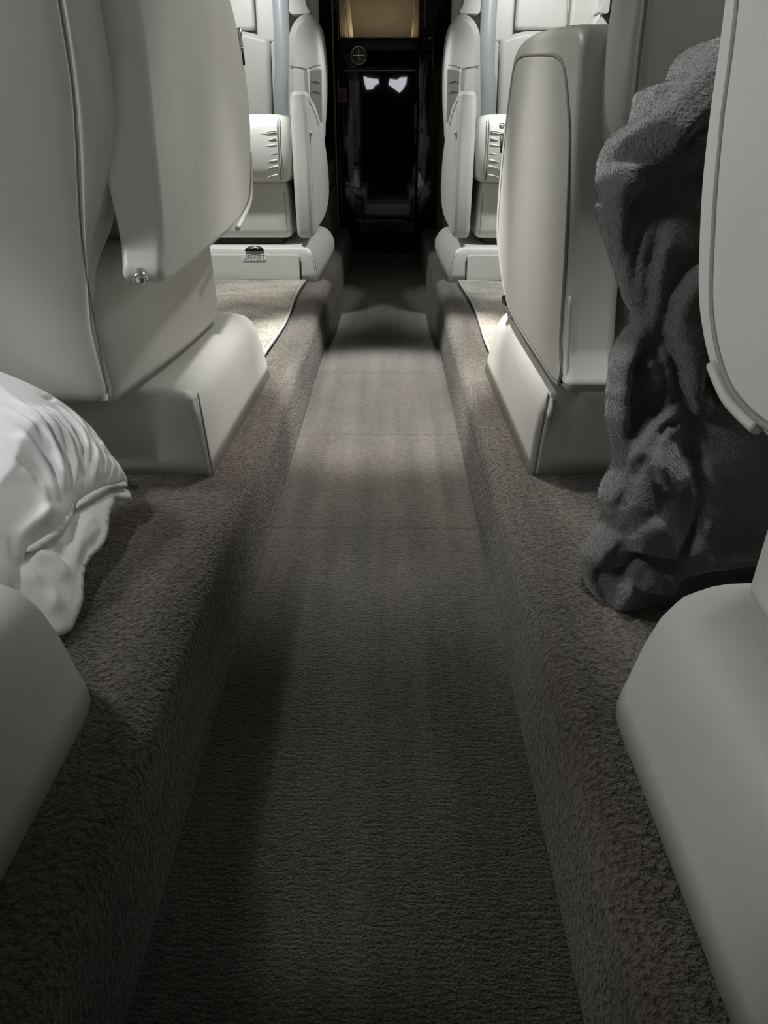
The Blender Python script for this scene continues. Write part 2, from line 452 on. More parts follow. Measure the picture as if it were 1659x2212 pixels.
def forward_seat_body(parent, S, detail=True):
    """backrest, skirt and cushion of a seat that faces away from the camera (left-side reference, rear at Y=.985)"""
    rings = []
    for z in (.287, .31, .34, .38, .41, .44, .48, .52, .56, .60, .66, .72, .78, .84, .92, 1.02, 1.12, 1.18, 1.215, 1.23):
        r = plane_back(z); a = interp(SIL3, z); s = interp(SEAM3, z)
        top = max(0, (z - 1.14) / .09); r += .03 * top ** 2
        a = min(a, -.335) - .05 * top ** 2; s = min(s, a - .008); lo = max(0, min(1, (.52 - z) / .06))
        f = r + .15 - .05 * top ** 2
        if z < .5: f = r + .12
        c = [(-.80, r + .05), (-.785, r + .012), (-.75, r + .002), (-.62, r), (s - .03, r), (s - .006, r + .0005), (s, r + .0035), (s + .006, r - .001),
             (s + (a - s) * .5, r - .002), (a - .010 + .008 * lo, r + .010 - .006 * lo), (a, r + .035 - .018 * lo), (a - .002 - .022 * lo, r + .08 - .03 * lo), (a - .012 - .03 * lo, f - .03), (a - .04 - .02 * lo, f), (-.60, f + .012), (-.76, f), (-.80, f - .04)]
        rings.append([S((x, y, z)) for x, y in c])
    bk = loft('backrest', rings, LEATHER, parent); subd(bk, 1)
    if detail:
        tube('seam', [S((p.x, p.y + .001, p.z)) for p in SEAM3[:-1]], .0016, SEAM, bk, 6)
    # skirt below the cushion, hanging to just over the pedestal
    base = [(-.79, 1.002, .292), (-.60, .997, .292), (-.47, .996, .292), (-.43, .996, .292), (-.412, .998, .290), (-.404, 1.002, .292), (-.3985, 1.014, .297), (-.389, 1.08, .300),
            (-.380, 1.152, .300), (-.372, 1.23, .300), (-.366, 1.311, .300), (-.361, 1.40, .301), (-.358, 1.47, .302), (-.360, 1.505, .303), (-.372, 1.525, .304),
            (-.40, 1.532, .304), (-.60, 1.535, .304), (-.79, 1.53, .304)]
    rings = [[S((x, y, z)) for x, y, z in base]]
    for k in (.04, .25, .6, .9, 1.0):
        rings.append([S((x - .008 * k - (.010 if k == 1 else 0), y + (.012 * k if y > 1.5 else 0) - .016 * k * (y < 1.0), z + (.50 - z) * k)) for x, y, z in base])
    sk = loft('skirt', rings, LEATHER, parent)
    # cushion
    rings = []
    for z, i in ((.49, .03), (.50, .008), (.53, 0), (.57, 0), (.60, .012), (.615, .04)):
        rings.append([S((p.x, p.y, z)) for p in fillet([(-.77 + i, 1.12 + i), (-.385 - i, 1.12 + i), (-.385 - i, 1.57 - i), (-.77 + i, 1.57 - i)], .04, 5)])
    loft('seat_cushion', rings, LEATHER, parent)
    box2 = [S((-.74, 1.10, .2855)), S((-.44, 1.60, .302))]
    lo = [min(p[i] for p in box2) for i in range(3)]; hi = [max(p[i] for p in box2) for i in range(3)]
    box('swivel_plate', lo, hi, DARK, parent)

def yz(px, X): return [(p.y, p.z) for p in (onx(a, c, X) for a, c in px)]
def armrest(parent, outline, xo, xi, bev=.014, panel=None, name='armrest'):
    """xo: aisle face, xi: inner face (world x); outline in (y,z)"""
    a = slab_x(name, outline, xo, xi, LEATHER, parent, bev, 5)
    if panel:
        d = math.copysign(1, xo - xi)
        slab_x('side_panel', panel, xo + d * .0025, xo - d * .02, LEATHER, a, .0025, 4)
        tube('groove_shade', [(xo + d * .0006, p[0], p[1]) for p in inset(panel, -.003)], .0030, SEAM, a, 6, 1, True)  # dark tube in place of the shade in the panel's groove
    return a

ID = lambda p: Vector(p)
def shift(dy, mirror=False): return (lambda p: Vector((MX(p[0]) if mirror else p[0], p[1] + dy, p[2])))

# ---- left seat ahead: armrest raised, seen from behind
s = empty('cabin_seat', (-.55, 1.3, ZL), 'cream leather seat seen from behind with raised armrest, beside the white pillow', 'seat', 'cream cabin seats along the aisle')
L2 = s
pedestal(s, ID, 1.064, 1.655)
forward_seat_body(s, ID)
X = -.292
out = v2(yz([(352, 592), (355, 606), (365, 611), (384, 600), (410, 578), (435, 557), (465, 530), (495, 504), (514, 482), (528, 460), (540, 425), (543, 340), (541, 250), (532, 160), (518, 80), (500, 0), (480, -70)], X))
ztop = 1.0
out += v2([(1.50, ztop - .02), (1.40, ztop), (1.05, ztop), (.97, ztop - .03)])
rear = v2(yz([(298, 0), (318, 150), (336, 330), (350, 470), (353, 530), (352, 565), (351, 584)], X))
out = out + rear
out = [Vector((p.x, p.y)) for p in cr([(p.x, p.y, 0) for p in out], 3, True)]
def arm_L2():
    n = len(out)
    # aisle face straight, inner face pulled in towards the bottom so the rear face tapers
    def fb(p): return (X - .056 - .026 * max(0, min(1, (p[1] - .49) / .2)), p[0] + .004, p[1])
    a = prism('armrest', out, lambda p: (X, p[0], p[1]), fb, LEATHER, s, .011, 5, 40)
    return a
a = arm_L2()
# stitched edge strip at the lower front corner, as on the other raised armrest
edge = [onx(px, py, X) for px, py in [(541, 330), (541, 425), (528, 462), (512, 493)]]
tube('edge_strip', [p + Vector((.001, 0, 0)) for p in edge], lambda t: .003 + .002 * t, PIPING, a, 8)
c = ony(303, 604, .920)
lathe('release_button', c, (.1, -1, -.5), [(.0, -.012), (.0085, -.012), (.009, .001), (.0078, .0025), (.0065, .001), (.004, .0025), (0, .0035)], CHROME, a)
hl = [onx(px, py, X) for px, py in [(512, 60), (517, 100)]]
tube('latch', [p + Vector((.002, 0.01, 0)) for p in hl], .004, CHROME, a, 8, 1)
hl = [onx(px, py, X) for px, py in [(521, 104), (525, 140)]]
tube('latch_slot', [p + Vector((-.001, 0.004, 0)) for p in hl], .005, DARK, a, 8, 1)

# ---- right seat ahead: armrest folded down
s = empty('cabin_seat', (MX(-.55), 1.3, ZL), 'cream leather cabin seat seen from behind, armrest lowered to its foot, beside the grey blanket', 'seat', 'cream cabin seats along the aisle')
SR = shift(0, True)
pedestal(s, shift(.006, True), 1.064, 1.70, side_x=(-.284, -.277))
forward_seat_body(s, shift(.105, True))
X = .252
out = v2(yz([(1214, 846), (1165, 775), (1112, 695), (1086, 640), (1074, 560), (1070, 500), (1074, 420), (1082, 330), (1092, 240), (1104, 150), (1114, 105), (1128, 84), (1150, 70), (1185, 60), (1225, 53), (1247, 57),
              (1254, 90), (1250, 180), (1240, 340), (1230, 500), (1221, 650), (1216, 760)], X))
out = [Vector((p.x, p.y)) for p in cr([(p.x, p.y, 0) for p in out], 3, True)]
pan = v2(yz([(1208, 826), (1165, 768), (1118, 695), (1094, 640), (1082, 560), (1079, 500), (1083, 420), (1091, 330), (1100, 240), (1108, 180), (1116, 140), (1128, 126), (1150, 122), (1185, 122),
              (1205, 128), (1219, 155), (1228, 230), (1232, 320), (1225, 500), (1216, 650), (1211, 740)], X))
pan = [Vector((p.x, p.y)) for p in cr([(p.x, p.y, 0) for p in pan], 3, True)]
a = armrest(s, out, X, X + .078, .016, pan)
tube('latch', [onx(1088, 268, X) + Vector((-.002, .012, 0)), onx(1087, 275, X) + Vector((-.002, .012, 0))], .006, CHROME, a, 8, 1)
tube('latch_slot', [onx(1086, 290, X) + Vector((0, .012, 0)), onx(1084, 330, X) + Vector((.001, .006, 0))], .0045, DARK, a, 8, 1)
tube('edge_seam', [onx(px, py, X) + Vector((.006, -.0005, 0)) for px, py in [(1222, 640), (1217, 760), (1215, 830)]], .002, PIPING, a, 6)
tube('lever', [onz(1088, 640, .33), onz(1090, 655, .31), onz(1097, 658, .305)], .004, DARK, a, 6)

# ---- nearest right seat: raised armrest, its foot running under the camera
s = empty('cabin_seat', (MX(-.55), .2, ZL), 'nearest cream leather cabin seat, its raised armrest edge in front of the grey blanket', 'seat', 'cream cabin seats along the aisle')
pedestal(s, shift(0, True), -.03, .575, side_x=(-.278, -.276))
forward_seat_body(s, shift(-1.005, True), False)
X = .25
out = v2(yz([(1640, 948), (1596, 915), (1552, 868), (1524, 800), (1507, 730), (1498, 650), (1499, 540), (1506, 400), (1522, 250), (1540, 120), (1555, 0), (1570, -120)], X))
out += v2([(.62, .84), (.56, .86), (-.10, .86), (-.16, .82), (-.18, .60), (-.15, .50), (-.10, .470), (.30, .462), (.42, .462)])
out = [Vector((p.x, p.y)) for p in cr([(p.x, p.y, 0) for p in out], 3, True)]
pan = v2(yz([(1652, 905), (1612, 868), (1580, 820), (1556, 740), (1545, 650), (1548, 540), (1556, 400), (1570, 250), (1588, 120), (1602, 0), (1612, -80)], X))
pan += v2([(.56, .81), (.50, .825), (-.08, .825), (-.13, .79), (-.145, .62), (-.12, .525), (-.08, .495), (.30, .492), (.40, .484)])
pan = [Vector((p.x, p.y)) for p in cr([(p.x, p.y, 0) for p in pan], 3, True)]
a = armrest(s, out, X, X + .07, .013, pan)
tip = [onx(px, py, X) + Vector((-.0015, 0, .004)) for px, py in [(1540, 800), (1570, 868), (1606, 910), (1636, 938)]]
tube('edge_strip', tip, .0045, PIPING, a, 8)

# ---- nearest left seat: only its foot and a sliver of the body reach the picture
s = empty('cabin_seat', (-.55, .2, ZL), 'nearest cream leather cabin seat, only its foot in view below the white pillow', 'seat', 'cream cabin seats along the aisle')
pedestal(s, ID, -.03, .578, side_x=(-.302, -.296))
forward_seat_body(s, shift(-1.10), False)
out = fillet([(-.25, .30), (.30, .300), (.482, .306), (.512, .365), (.528, .42), (.525, .80), (.42, .92), (-.2, .92)], [.05, .04, .02, .03, .03, .05, .05, .05], 6)  # top raised out of view to keep window light off the opposite foot
armrest(s, out, -.322, -.39, .014)

# ---- the two seats further on, facing the camera
def facing_seat(side, label):
    M = side > 0
    S = shift(0, M)
    s = empty('cabin_seat', S((-.55, 3.1, ZL)), label, 'seat', 'cream cabin seats along the aisle')
    # foot: front end towards the camera
    y0, y1 = 2.722, 3.42
    rings = []
    for z, ins in ((.14, 0), (.17, .002), (.205, .006), (.235, .012), (.250, .019), (.258, .028), (.262, .045)):
        ring2 = fillet([(-.80, y0 + ins * .6), (-.268 - ins * 1.2 - (z - .14) * .05, y0 + ins * .6), (-.262 - ins * 1.6, y1 - ins), (-.80, y1 - ins)], [.02, .012, .07, .03], 6)
        # the aisle side swells outwards half way up
        rings.append([S((p.x + (.022 * math.sin(min(1, (z - .14) / .10) * math.pi * .8) if p.x > -.5 and p.y > y0 + .05 else 0), p.y, z)) for p in ring2])
    pd = loft('pedestal', rings, LEATHER, s)
    tube('seam', [S((-.290, y0 + .006, .245)), S((-.279, y0 + .002, .21)), S((-.272, y0 + .0005, .175)), S((-.2695, y0 + .001, .142))], .0015, SEAM, pd, 6)
    tube('seam', [S((-.297, y0 + .005, .243)), S((-.287, y0 + .001, .21)), S((-.280, y0 - .0005, .175)), S((-.277, y0, .142))], .0018, PIPING, pd, 6)
    door = prism('life_vest_door', fillet([(-.77, .147), (-.334, .147), (-.334, .236), (-.77, .236)], [.01, .006, .014, .01], 5),
                 lambda p: S((p[0], y0 - .010 + .012 * ((p[1] - .147) / .09) ** 2.0, p[1])), lambda p: S((p[0], y0 + .03, p[1])), LEATHER, pd, .004, 3)
    tube('gap', [S((-.331, y0 + .0, .147)), S((-.331, y0 + .0, .228))], .0016, DARK, pd, 6, 1)
    # skirt under the cushion
    rings = []
    for z, i in ((.287, .012), (.292, .003), (.32, 0), (.44, .004), (.49, .01)):
        rings.append([S((p.x, p.y, z)) for p in fillet([(-.80, 2.775 + i), (-.364 - i, 2.775 + i), (-.366 - i, 3.40), (-.80, 3.40)], [.02, .02, .03, .03], 6)])
    sk = loft('skirt', rings, LEATHER, s)
    tube('seam', [S((-.380, 2.7755, .300)), S((-.3805, 2.7755, .36)), S((-.382, 2.778, .44))], .0014, SEAM, sk, 6)
    box2 = [S((-.76, 2.80, .258)), S((-.40, 3.36, .292))]
    box('swivel_plate', [min(p[i] for p in box2) for i in range(3)], [max(p[i] for p in box2) for i in range(3)], DARK, s)
    # cushion with a boxed side and puckers along its seam
    rings = []
    prof = [(.474, .055), (.478, .022), (.495, .006), (.52, 0), (.57, -.004), (.62, 0), (.655, .010), (.673, .024), (.681, .045), (.685, .09)]
    for z, i in prof:
        ring2 = fillet([(-.765, 2.725 + i), (-.345 - i * .6, 2.725 + i), (-.36 - i * .6, 3.36), (-.765, 3.36)], [.045, .045, .03, .03], 7)
        rings.append([S((p.x, p.y, z)) for p in ring2])
    cu = loft('seat_cushion', rings, LEATHER, s)
    sx = -.385
    sp = [S((sx + .004, 2.745, .672)), S((sx, 2.728, .645)), S((sx, 2.722, .60)), S((sx, 2.721, .55)), S((sx, 2.725, .51)), S((sx, 2.737, .482))]
    tube('seam', sp, .0022, SEAM, cu, 6)
    tube('seam', [S((sx + .006, 2.744, .672)), S((sx + .006, 2.727, .645)), S((sx + .006, 2.7215, .60)), S((sx + .006, 2.7205, .55)), S((sx + .006, 2.7245, .51)), S((sx + .006, 2.737, .482))], .0022, PIPING, cu, 6)
    rr = random.Random(11)
    for k in range(7):
        z = .50 + k * .023 + rr.uniform(-.004, .004); l = rr.uniform(.02, .06)
        tube('pucker', [S((sx - .006, 2.7235, z)), S((sx - .006 - l * .5, 2.7225, z - .003)), S((sx - .006 - l, 2.7255, z - .009))], lambda t: .0034 * (1 - t) + .0004, LEATHER, cu, 6)
    # backrest, leaning away
    def lean(z): return .20 * (z - .66)
    def pad(name, xz, y, th, bev, parent=None, mt=LEATHER):
        return prism(name, xz, lambda p: S((p[0], y + lean(p[1]), p[1])), lambda p: S((p[0], y + th + lean(p[1]), p[1])), mt, parent or s, bev, 5)
    bk = pad('backrest', fillet([(-.95, .50), (-.30, .50), (-.30, 1.20), (-.38, 1.32), (-.88, 1.34), (-.95, 1.28)], .05, 5), 3.40, .11, .03)
    pad('lower_pad', [Vector((p.x, p.y)) for p in cr([(-.76, .62, 0), (-.50, .62, 0), (-.492, .70, 0), (-.490, .85, 0), (-.488, .945, 0), (-.53, .968, 0), (-.60, .982, 0), (-.68, .978, 0), (-.74, .945, 0), (-.76, .85, 0), (-.76, .7, 0)], 5, True)], 3.335, .09, .022, bk)
    pad('upper_pad', fillet([(-.755, .985), (-.545, .985), (-.552, 1.25), (-.745, 1.25)], .02, 5), 3.345, .08, .018, bk)
    for x0, x1 in ((-.540, -.415), (-.88, -.762)):
        pad('side_pad', fillet([(x0, .955 if x0 > -.6 else .97), (x1, .93 if x0 > -.6 else .97), (x1 - .01, 1.25), (x0 - .004, 1.25)], .02, 5), 3.352, .08, .018, bk)
    pad('side_pad', fillet([(-.486, .62), (-.415, .62), (-.415, .925), (-.486, .95)], .015, 5), 3.35, .08, .014, bk)
    for x0, x1, mk_pocket in ((-.262, -.402, True), (-.80, -.90, False)):
        w = [(x1, .58), (x1 + .004, .90), (x1 + .014, .975), (x1 + .05, 1.018), (x0 - .045, 1.022), (x0 - .018, .99), (x0 - .004, .92), (x0, .84), (x0 - .004, .74), (x0 - .012, .66), (x0 - .03, .58)]
        wing = pad('side_wing', [Vector((p.x, p.y)) for p in cr([(a_, c_, 0) for a_, c_ in w], 4, True)], 3.20, .22, .028 if mk_pocket else .008, bk)
        w2 = [(x1 + .004, 1.03), (x0 - .05, 1.032), (x0 - .07, 1.06), (x0 - .08, 1.22), (x1 + .004, 1.22)]
        pad('upper_wing', fillet(w2, .014, 5), 3.27, .16, .02, bk)
        if mk_pocket:
            yy = 3.1995
            tube('seam', [S((x1 + .008, yy + lean(.853), .853)), S((x1 + .05, yy - .0005 + lean(.848), .848)), S((x1 + .075, yy - .001 + lean(.843), .843)), S((x1 + .10, yy - .0005 + lean(.852), .852)), S((x0 - .012, yy + .004 + lean(.856), .856))], .0018, SEAM, wing, 6)
            tube('pocket_rim', [S((x1 + .078, yy + lean(.84), .842)), S((x1 + .080, yy + lean(.78), .78)), S((x1 + .080, yy + lean(.70), .70))], .005, LEATHER, wing, 8)
            pk = pad('pocket', fillet([(x1 + .086, .66), (x0 - .010, .66), (x0 - .008, .842), (x1 + .088, .838)], .006, 4), 3.1965, .01, .002, wing, POCKET_SHADE)
            for k in range(2):
                z = .765 + k * .034
                tube('pucker', [S((x1 + .090, 3.1955 + lean(z), z)), S((x1 + .108, 3.195 + lean(z), z + .004)), S((x0 - .013, 3.1955 + lean(z), z - .004))], .0022, POCKET_SHADE, pk, 6)
    # shoulder belt over the side pad
    bl = []
    for z, x, y in ((.60, -.447, 3.31), (.68, -.447, 3.312), (.75, -.446, 3.318), (.80, -.441, 3.325), (.86, -.434, 3.336), (.95, -.433, 3.352), (1.05, -.434, 3.372), (1.20, -.436, 3.40)):
        bl.append((x, y + .0, z))
    C = cr(bl, 4); Vv, Fc = [], []
    for p in C:
        wv = .031
        for dx, dy in ((-wv, 0), (0, -.003), (wv, 0), (wv, .003), (0, 0), (-wv, .003)): Vv.append(S((p.x + dx, p.y + dy, p.z)))
    for k in range(len(C) - 1):
        for i in range(6):
            j = (i + 1) % 6; Fc.append((k * 6 + i, k * 6 + j, k * 6 + 6 + j, k * 6 + 6 + i))
    Fc += [[5, 4, 3, 2, 1, 0], [len(Vv) - 6 + i for i in range(6)]]
    mk('shoulder_belt', Vv, Fc, BELT, s)
    # armrest folded down at the aisle
    xo = -.277
    pxo = [(673, 205), (684, 228), (697, 275), (706, 330), (711, 385), (711, 430), (704, 468), (690, 494), (677, 509)]
    o2 = v2(yz(pxo, xo)); o2 = [Vector((min(p.x, 3.6), p.y)) for p in o2]
    fr = v2([(2.728, .32), (2.716, .40), (2.712, .50), (2.714, .60), (2.718, .69), (2.728, .735)])
    poly = [Vector((2.735, .745)), Vector((2.78, .752)), Vector((2.90, .735))] + [p for p in o2[1:-1]] + [Vector((2.76, .292)), Vector((2.738, .298))] + list(fr)
    poly = [Vector((p.x, p.y)) for p in cr([(p.x, p.y, 0) for p in poly], 3, True)]
    d = -1 if M else 1
    XO = MX(xo) if M else xo
    ar = slab_x('armrest', poly, XO, XO - d * .062, LEATHER, s, .018, 6)
    yl, zl = (2.722, .625)
    tube('latch', [Vector((XO + d * .000, yl + .008, zl + .006)), Vector((XO + d * .003, yl + .020, zl))], .0055, CHROME, ar, 8, 1)
    tube('latch_slot', [Vector((XO - d * .001, yl + .010, zl - .004)), Vector((XO, yl + .014, zl - .028))], lambda t: .0045 * (1 - t) + .001, DARK, ar, 8, 1)
    tube('edge_seam', [Vector((XO - d * .003, y_ + .006, z_)) for y_, z_ in ((2.735, .30), (2.722, .40), (2.718, .52), (2.722, .64), (2.735, .73))], .0018, PIPING, ar, 6)
    tube('top_seam', [Vector((XO + d * .0005, y_, z_)) for y_, z_ in ((2.76, .722), (2.86, .705), (2.98, .68), (3.08, .65))], .0018, SEAM, ar, 6)
    return s, door, S
POCKET_SHADE = add_noise_bump(mat('pocket_shade_leather', (0.30, 0.295, 0.27), 0.5), 300, .1, .001)  # leather darkened to paint the shade inside the pocket recess
L3, doorL, SL = facing_seat(-1, 'white lit leather cabin seat facing the camera, with the LIFEVEST notice on its foot')
R3, doorR, SR3 = facing_seat(1, 'white lit leather seat facing the camera, half hidden by a lowered armrest')
# life vest notice and pull on the left foot
def door_y(z): return 2.722 - .010 + .012 * ((z - .147) / .09) ** 2
c = ony(549, 556, door_y(.215))
pl = prism('notice_plate', fillet([(c.x - .044, c.z - .011), (c.x + .044, c.z - .009), (c.x + .044, c.z + .011), (c.x - .044, c.z + .009)], .005, 4),
           lambda p: (p[0], door_y(p[1]) - .0025, p[1]), lambda p: (p[0], door_y(p[1]) + .004, p[1]), STICKER, doorL, .0008, 2)
pl['label'] = 'white notice reading LIFEVEST'
cu = bpy.data.curves.new('t', 'FONT'); cu.body = 'LIFEVEST'; cu.size = .0205; cu.align_x = 'CENTER'; cu.align_y = 'CENTER'; cu.extrude = .0004; cu.offset = .0002
to = bpy.data.objects.new('t', cu); COL.objects.link(to)
bpy.context.view_layer.update()
me = bpy.data.meshes.new_from_object(to.evaluated_get(bpy.context.evaluated_depsgraph_get()))
bpy.data.objects.remove(to)
me.transform(Matrix.Translation((c.x, 0, c.z)) @ Matrix.Rotation(math.radians(-1.3), 4, 'Y') @ Matrix.Rotation(math.pi / 2, 4, 'X'))
for v in me.vertices: v.co.y += door_y(v.co.z) - .0030
me.materials.clear(); me.materials.append(INK)
lt = bpy.data.objects.new('lettering', me); COL.objects.link(lt); attach(lt, pl)
c = ony(548, 539, 2.716)
half = [(c.x + .034 * math.cos(t), c.z - .006 + .016 * math.sin(t)) for t in [math.pi * k / 12 for k in range(13)]]
cup = prism('pull_cup', v2(half), lambda p: (p[0], 2.7205, p[1]), lambda p: (p[0], 2.740, p[1]), DARK, doorL, 0)
tube('pull_bar', [(c.x - .012, 2.719, c.z + .004), (c.x + .004, 2.7175, c.z + .007), (c.x + .020, 2.719, c.z + .004)], .0035, CHROME, cup, 8)

# ================================================================== floor mats between the facing seats
def floor_mat(side, y0, label):
    M = side > 0; S = shift(0, M); rr = random.Random(4 + side)
    nx, ny = 24, 44; x0, x1 = -.79, -.312; y1 = 2.700
    V, Fc = [], []
    def hgt(u, v): return ZL + .0135 + .0025 * math.sin(u * 5 + 1) * math.sin(v * 7) + .0018 * math.sin(u * 13 + v * 9)
    for j in range(ny + 1):
        for i in range(nx + 1):
            u, v = i / nx, j / ny
            wob = .006 * math.sin(v * 7 + side) * (u > .8)
            V.append(S((x0 + (x1 - x0) * u + wob, y0 + (y1 - y0) * v, hgt(u, v))))
    nb = len(V)
    for j in range(ny + 1):
        for i in range(nx + 1):
            p = V[j * (nx + 1) + i]; V.append(Vector((p.x, p.y, ZL + .0005)))
    for j in range(ny):
        for i in range(nx):
            a = j * (nx + 1) + i; q = (a, a + 1, a + nx + 2, a + nx + 1)
            Fc.append(q); Fc.append(tuple(nb + k for k in reversed(q)))
    def rim(seq):
        for a, c_ in zip(seq, seq[1:]): Fc.append((a, c_, nb + c_, nb + a))
    rim(list(range(nx + 1))); rim([ny * (nx + 1) + i for i in range(nx + 1)])
    rim([j * (nx + 1) for j in range(ny + 1)]); rim([j * (nx + 1) + nx for j in range(ny + 1)])
    o = mk('floor_mat', V, Fc, C_MAT)
    o['label'] = label; o['category'] = 'mat'; o['group'] = 'carpet mats between the facing seats'
    e = [V[j * (nx + 1) + nx] + Vector((0, 0, -.0035)) for j in range(0, ny + 1, 4)]
    bd = tube('binding', e, .0046, BINDING, o, 8); bd['label'] = 'grey bound edge'
    return o
floor_mat(-1, 1.675, 'bright carpet mat with grey bound edge in front of the LIFEVEST seat foot')
floor_mat(1, 1.73, 'bright carpet mat with grey bound edge, partly hidden by the lowered armrest')

# ================================================================== aft cabinet of black lacquer with a lit tan niche
YB = 4.30
cab = empty('aft_cabinet', (-.08, YB, 0), 'glossy black lacquer cabinet across the end of the aisle with a tan niche above', 'cabinet')
box('left_post', (-.62, YB - .02, 0.0), (-.268, YB + .25, 1.49), LACQUER, cab, .006)
box('right_post', (.140, YB - .02, 0.0), (.57, YB + .25, 1.49), LACQUER, cab, .006)
box('left_post_highlight', (-.300, YB - .030, .15), (-.291, YB - .0205, 1.49), LACQ_EDGE, cab, .003)  # pale strip painted for the highlight along the left post
kick = box('kick_panel', (-.267, YB + .004, 0.0), (.139, YB + .25, .178), LACQUER, cab)
dr = box('drawer_front', (-.266, YB, .905), (.138, YB + .2, 1.030), LACQUER, cab, .004)
do = box('door', (-.266, YB, .184), (.138, YB + .2, .893), LACQUER, cab, .004)
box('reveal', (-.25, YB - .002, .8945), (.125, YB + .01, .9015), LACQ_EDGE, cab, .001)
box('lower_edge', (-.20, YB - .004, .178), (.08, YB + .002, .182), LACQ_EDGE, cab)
sh = box('shelf_lip', (-.267, YB - .006, 1.031), (.139, YB + .24, 1.040), LACQUER, cab, .003)
box('niche_back', (-.267, YB + .235, 1.0401), (.139, YB + .25, 1.49), TAN, cab)
def niche_side(x0, x1, xt0, xt1, mt, nm, d=.0):
    # upholstered cheek that leans inward towards the top
    ol = [(x0, 1.041), (x1, 1.041), (xt1, 1.42), (xt0, 1.42)]
    prism(nm, v2(ol), lambda p: (p[0], YB + .06 + d, p[1]), lambda p: (p[0], YB + .234, p[1]), mt, cab, .008)
niche_side(-.2665, -.222, -.2665, -.262, TAN, 'left_cheek')
niche_side(-.221, -.196, -.261, -.236, TANL, 'cheek_edge', .02)
niche_side(.100, .1385, .132, .1385, TAN, 'right_cheek')
c = ony(775, 120, YB)
lt = lathe('drawer_latch', (c.x, YB - .001, c.z), (0, -1, 0), [(.0, 0), (.042, 0), (.043, .006), (.041, .010), (.037, .010), (.035, .006), (.02, .007), (0, .009)], CHROME, dr, 36)
NICKEL = mat('nickel', (0.20, 0.18, 0.145), 0.55, metal=.6)
lathe('latch_face', (c.x, YB - .0085, c.z), (0, -1, 0), [(0, 0), (.0345, 0), (.033, .001), (0, .0022)], NICKEL, lt, 32)
box('latch_grip', (c.x - .002, YB - .014, c.z - .030), (c.x + .002, YB - .0101, c.z + .030), CHROME, lt, .001)
box('latch_grip', (c.x - .030, YB - .014, c.z - .002), (c.x + .030, YB - .0101, c.z + .002), CHROME, lt, .001)
c = ony(929, 84, YB - .03)
kn = lathe('knob', (c.x, YB - .021, c.z), (0, -1, 0), [(0, 0), (.007, 0), (.007, .01), (.010, .014), (.009, .022), (0, .024)], CHROME, cab, 18)
c2 = ony(918, 84, YB - .03)
lathe('knob', (c2.x, YB - .021, c2.z), (0, -1, 0), [(0, 0), (.005, 0), (.005, .008), (.006, .012), (0, .016)], CHROME, cab, 18)
c3 = ony(731, 84, YB - .03)
lathe('stud', (c3.x, YB - .0205, c3.z), (0, -1, 0), [(0, 0), (.005, 0), (.004, .006), (0, .007)], CHROME, cab, 14)
tube('right_post_highlight', [ony(918, 0, YB - .022), ony(917, 60, YB - .022)], .003, LACQ_EDGE, cab, 6, 1)  # pale line in place of the edge highlight on the right post
# first-aid sign
c = ony(739, 206, YB - .024)
fa = prism('first_aid_sign', fillet([(c.x - .026, c.z - .032), (c.x + .0, c.z - .032), (c.x + .026, c.z - .032), (c.x + .026, c.z + .032), (c.x - .026, c.z + .032)], [.005, 0, .005, .005, .005], 3),
           lambda p: (p[0], YB - .0245, p[1]), lambda p: (p[0], YB - .0202, p[1]), mat('sign_plate', (.10, .10, .095), .4), None, .0005, 1)
fa['label'] = 'small square sign with a red cross on the black cabinet post'; fa['category'] = 'sign'
cx, cz, a_, b_ = c.x - .002, c.z, .018, .007
mk('red_cross', [(cx + x, YB - .0249, cz + z) for x, z in ((-b_, -a_), (b_, -a_), (b_, -b_), (a_, -b_), (a_, b_), (b_, b_), (b_, a_), (-b_, a_), (-b_, b_), (-a_, b_), (-a_, -b_), (-b_, -b_))], [list(range(12))], RED, fa, smooth=False)

# low cabinets on the side floors behind the facing seats
sc = empty('side_cabinet', (-.52, 3.9, ZL), 'low olive drawer unit behind the lit seat with the LIFEVEST notice', 'cabinet', 'side cabinets by the aft bulkhead')
box('drawer', (-.78, 3.62, .148), (-.293, 4.23, .370), OLIVE, sc, .008)
box('drawer', (-.78, 3.62, .385), (-.293, 4.23, .490), OLIVE, sc, .008)
box('carcass', (-.77, 3.635, ZL + .0005), (-.305, 4.22, .488), DARK, sc)
sc = empty('side_cabinet', (MX(-.52), 3.9, ZL), 'tall dark panel cabinet behind the lit seat opposite the LIFEVEST notice', 'cabinet', 'side cabinets by the aft bulkhead')
box('carcass', (.250, 3.62, ZL + .0005), (.72, 4.25, .93), OLIVE, sc, .01)
box('top', (.245, 3.61, .931), (.72, 4.25, .945), DARK, sc, .004)

